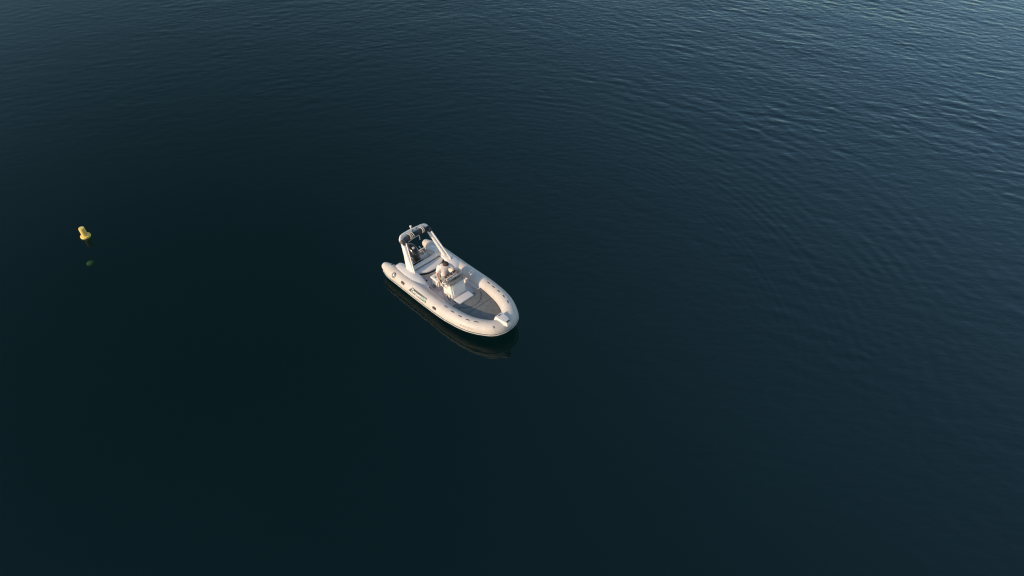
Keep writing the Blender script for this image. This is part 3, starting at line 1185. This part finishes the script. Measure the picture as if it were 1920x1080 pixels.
PEL, CHE, NECK = (-.52, -.03, .82), (-.43, -.03, 1.17), (-.37, -.05, 1.33)
SR, SL = (-.47, -.20, 1.225), (-.325, .155, 1.225)
ER, EL = (-.50, -.315, 1.00), (-.24, .245, 1.02)
WR, WL = (-.42, -.30, .80), (-.20, .06, .93)
HR, HL = (-.13, -.20, .80), (-.10, .07, .78)      # knees
AR, AL = (-.20, -.19, .32), (-.19, .07, .32)      # ankles
nodes = [
    (L(*PEL), (.13, .11)), (L(-.48, -.03, 1.0), (.125, .10)), (L(*CHE), (.13, .10)), (L(*NECK), (.055, .055)),
    (L(-.325, -.06, 1.39), (.070, .070)), (L(-.275, -.075, 1.445), (.085, .083)), (L(-.235, -.09, 1.412), (.062, .062)),
    (L(*SR), (.040, .040)), (L(*ER), (.042, .042)), (L(*WR), (.030, .030)),
    (L(*SL), (.040, .040)), (L(*EL), (.042, .042)), (L(*WL), (.030, .030)),
    (L(-.45, -.13, .82), (.095, .09)), (L(*HR), (.062, .062)), (L(-.17, -.195, .58), (.052, .052)), (L(*AR), (.036, .036)), (L(-.08, -.20, .26), (.04, .032)),
    (L(-.43, .08, .81), (.095, .09)), (L(*HL), (.062, .062)), (L(-.15, .07, .56), (.052, .052)), (L(*AL), (.036, .036)), (L(-.07, .07, .26), (.04, .032)),
]
edges = [(0, 1), (1, 2), (2, 3), (3, 4), (4, 5), (5, 6), (2, 7), (7, 8), (8, 9), (2, 10), (10, 11), (11, 12), (0, 13), (13, 14), (14, 15), (15, 16), (16, 17), (0, 18), (18, 19), (19, 20), (20, 21), (21, 22)]


def hand(wrist, fwd, side, thumb_side):
    """palm plus five chains; nodes joined to the arm's wrist."""
    w = Vector(wrist)
    f = Vector(fwd).normalized()
    sd = (Vector(side) - f * Vector(side).dot(f)).normalized()
    nn = f.cross(sd)
    base = len(nodes)
    palm = w + f * .055
    nodes.append((L(*palm), (.036, .018)))
    pi = base
    res = [(wrist_index[0], pi)]
    for j, (o, ln) in enumerate(((-.030, .060), (-.010, .072), (.011, .068), (.030, .052))):
        k1 = palm + f * .045 + sd * o
        k2 = k1 + f * ln * .55 + nn * .012
        k3 = k2 + f * ln * .30 + nn * .022
        i = len(nodes)
        for q, r in ((k1, .010), (k2, .009), (k3, .0075)):
            nodes.append((L(*q), (r, r)))
        res += [(pi, i), (i, i + 1), (i + 1, i + 2)]
    i = len(nodes)
    t1 = w + f * .03 + sd * thumb_side * .036
    t2 = t1 + f * .03 + sd * thumb_side * .020
    t3 = t2 + f * .028
    for q, r in ((t1, .012), (t2, .010), (t3, .0085)):
        nodes.append((L(*q), (r, r)))
    res += [(pi, i), (i, i + 1), (i + 1, i + 2)]
    return res


wrist_index = [9]
edges += hand(WR, (.30, .05, -.45), (.8, .1, .5), 1)
wrist_index = [12]
edges += hand(WL, (-.05, -.75, -.15), (.6, 0, .5), 1)
body = skin_mesh('body', nodes, edges, 0, SKIN, person)
# shirt: torso and short sleeves; shorts
sn = [(L(-.47, -.05, .765), (.185, .165)), (L(-.46, -.04, .93), (.178, .150)), (L(-.44, -.03, 1.12), (.178, .140)), (L(-.41, -.035, 1.25), (.13, .115)), (L(-.375, -.045, 1.335), (.085, .085)),
      (L(-.455, -.17, 1.245), (.088, .085)), (L(-.49, -.265, 1.14), (.074, .074)), (L(-.50, -.30, 1.04), (.070, .070)), (L(-.345, .125, 1.245), (.088, .085)), (L(-.27, .205, 1.14), (.074, .074)), (L(-.245, .235, 1.06), (.070, .070))]
se = [(0, 1), (1, 2), (2, 3), (3, 4), (3, 5), (5, 6), (6, 7), (3, 8), (8, 9), (9, 10)]
skin_mesh('shirt', sn, se, 0, SHIRT, person)
qn = [(L(-.52, -.03, .80), (.15, .12)), (L(-.45, -.12, .82), (.115, .105)), (L(-.24, -.19, .81), (.085, .085)), (L(-.43, .07, .81), (.115, .105)), (L(-.22, .07, .80), (.085, .085))]
skin_mesh('shorts', qn, [(0, 1), (1, 2), (0, 3), (3, 4)], 0, SHORTS, person)
# hair: a lumpy cap on the bowed head
bm = bmesh.new()
bmesh.ops.create_icosphere(bm, subdivisions=4, radius=1)
hc = Vector(L(-.268, -.078, 1.452))
for v in bm.verts:
    d = v.co.normalized()
    k = 1 + .05 * math.sin(9 * d.x + 3 * d.y) * math.cos(8 * d.y + 5 * d.z) + .03 * math.sin(23 * d.x + 19 * d.z) * math.sin(21 * d.y)
    v.co = Vector((d.x * .112 * k, d.y * .100 * k, d.z * .098 * k))
cut = Vector((.42, -.18, -.88)).normalized()
dels = [v for v in bm.verts if v.co.normalized().dot(cut) > .60]
bmesh.ops.delete(bm, geom=dels, context='VERTS')
bmesh.ops.translate(bm, verts=bm.verts, vec=hc)
from_bm('hair', bm, HAIR, person, ang=80)
# face: nose, ears, eyes on the bowed head
fdir = Vector((.16, -.07, -.98)).normalized()
fup = (Vector((.5, -.2, .85)) - fdir * Vector((.5, -.2, .85)).dot(fdir)).normalized()
fsd = fdir.cross(fup)
hcen = Vector(L(-.262, -.08, 1.45))
for nm, off, r, m in (('nose', fdir * .080 - fup * .02, .013, SKIN), ('ear', fsd * .084 - fdir * .0, .020, SKIN), ('ear', -fsd * .084, .020, SKIN), ('eye', fdir * .066 + fup * .0 + fsd * .03, .009, BLACK), ('eye', fdir * .066 + fup * .0 - fsd * .03, .009, BLACK), ('mouth', fdir * .070 - fup * .045, .010, mat('lips', (.35, .13, .11), .5))):
    bm = bmesh.new()
    bmesh.ops.create_icosphere(bm, subdivisions=2, radius=r)
    bmesh.ops.translate(bm, verts=bm.verts, vec=hcen + off)
    from_bm(nm, bm, m, person)
# watch
bm = bmesh.new()
a, b = Vector(L(*EL)), Vector(L(*WL))
d = (b - a).normalized()
add_pipe(bm, [b - d * .035, b - d * .005], .040, 12)
from_bm('wristwatch', bm, BLACK, person)

# ------------------------------------------------------------------ yellow buoy
buoy = thing('marker_buoy', 'yellow flanged marker buoy floating upright on the left', 'buoy', (-16.44, 20.88, 0), 0)
bm = bmesh.new()
add_lathe(bm, [(0, -.16), (.10, -.16), (.15, -.09), (.19, -.03), (.212, .0), (.216, .06), (.208, .083), (.19, .096), (.13, .10)], 32)
from_bm('flange', bm, YELLOW, buoy, ang=40)
bm = bmesh.new()
add_lathe(bm, [(.125, .09), (.125, .12), (.123, .30), (.122, .48), (.114, .502), (.06, .508), (0, .509)], 32)
from_bm('column', bm, YELLOW, buoy, ang=40)
bm = bmesh.new()
add_lathe(bm, [(.2115, -.004), (.2165, .004), (.2175, .016), (.2135, .024)], 32)
from_bm('algae_band', bm, mat('green_algae', (.16, .17, .05), .8, var=.4, scale=14), buoy, ang=40)
buoy.rotation_euler = (R(1.5), R(-1), 0.4)
buoy.scale = (.86, .86, .86)
buoy.location.y += .04

# sunken mooring float seen through the water
bm = bmesh.new()
prof = [(0, -.165)] + [(.10 * math.cos(t), .165 * math.sin(t)) for t in np.linspace(-1.35, 1.35, 13)] + [(0, .165)]
add_lathe(bm, prof, 20)
fl = from_bm('mooring_float', bm, FLOATM, None, ang=60)
fl.location = (-16.08, 20.0, -.55)
fl.rotation_euler = (R(20), R(68), R(32))
fl['label'] = 'blurred green mooring float sunk under water below the yellow buoy'
fl['category'] = 'float'
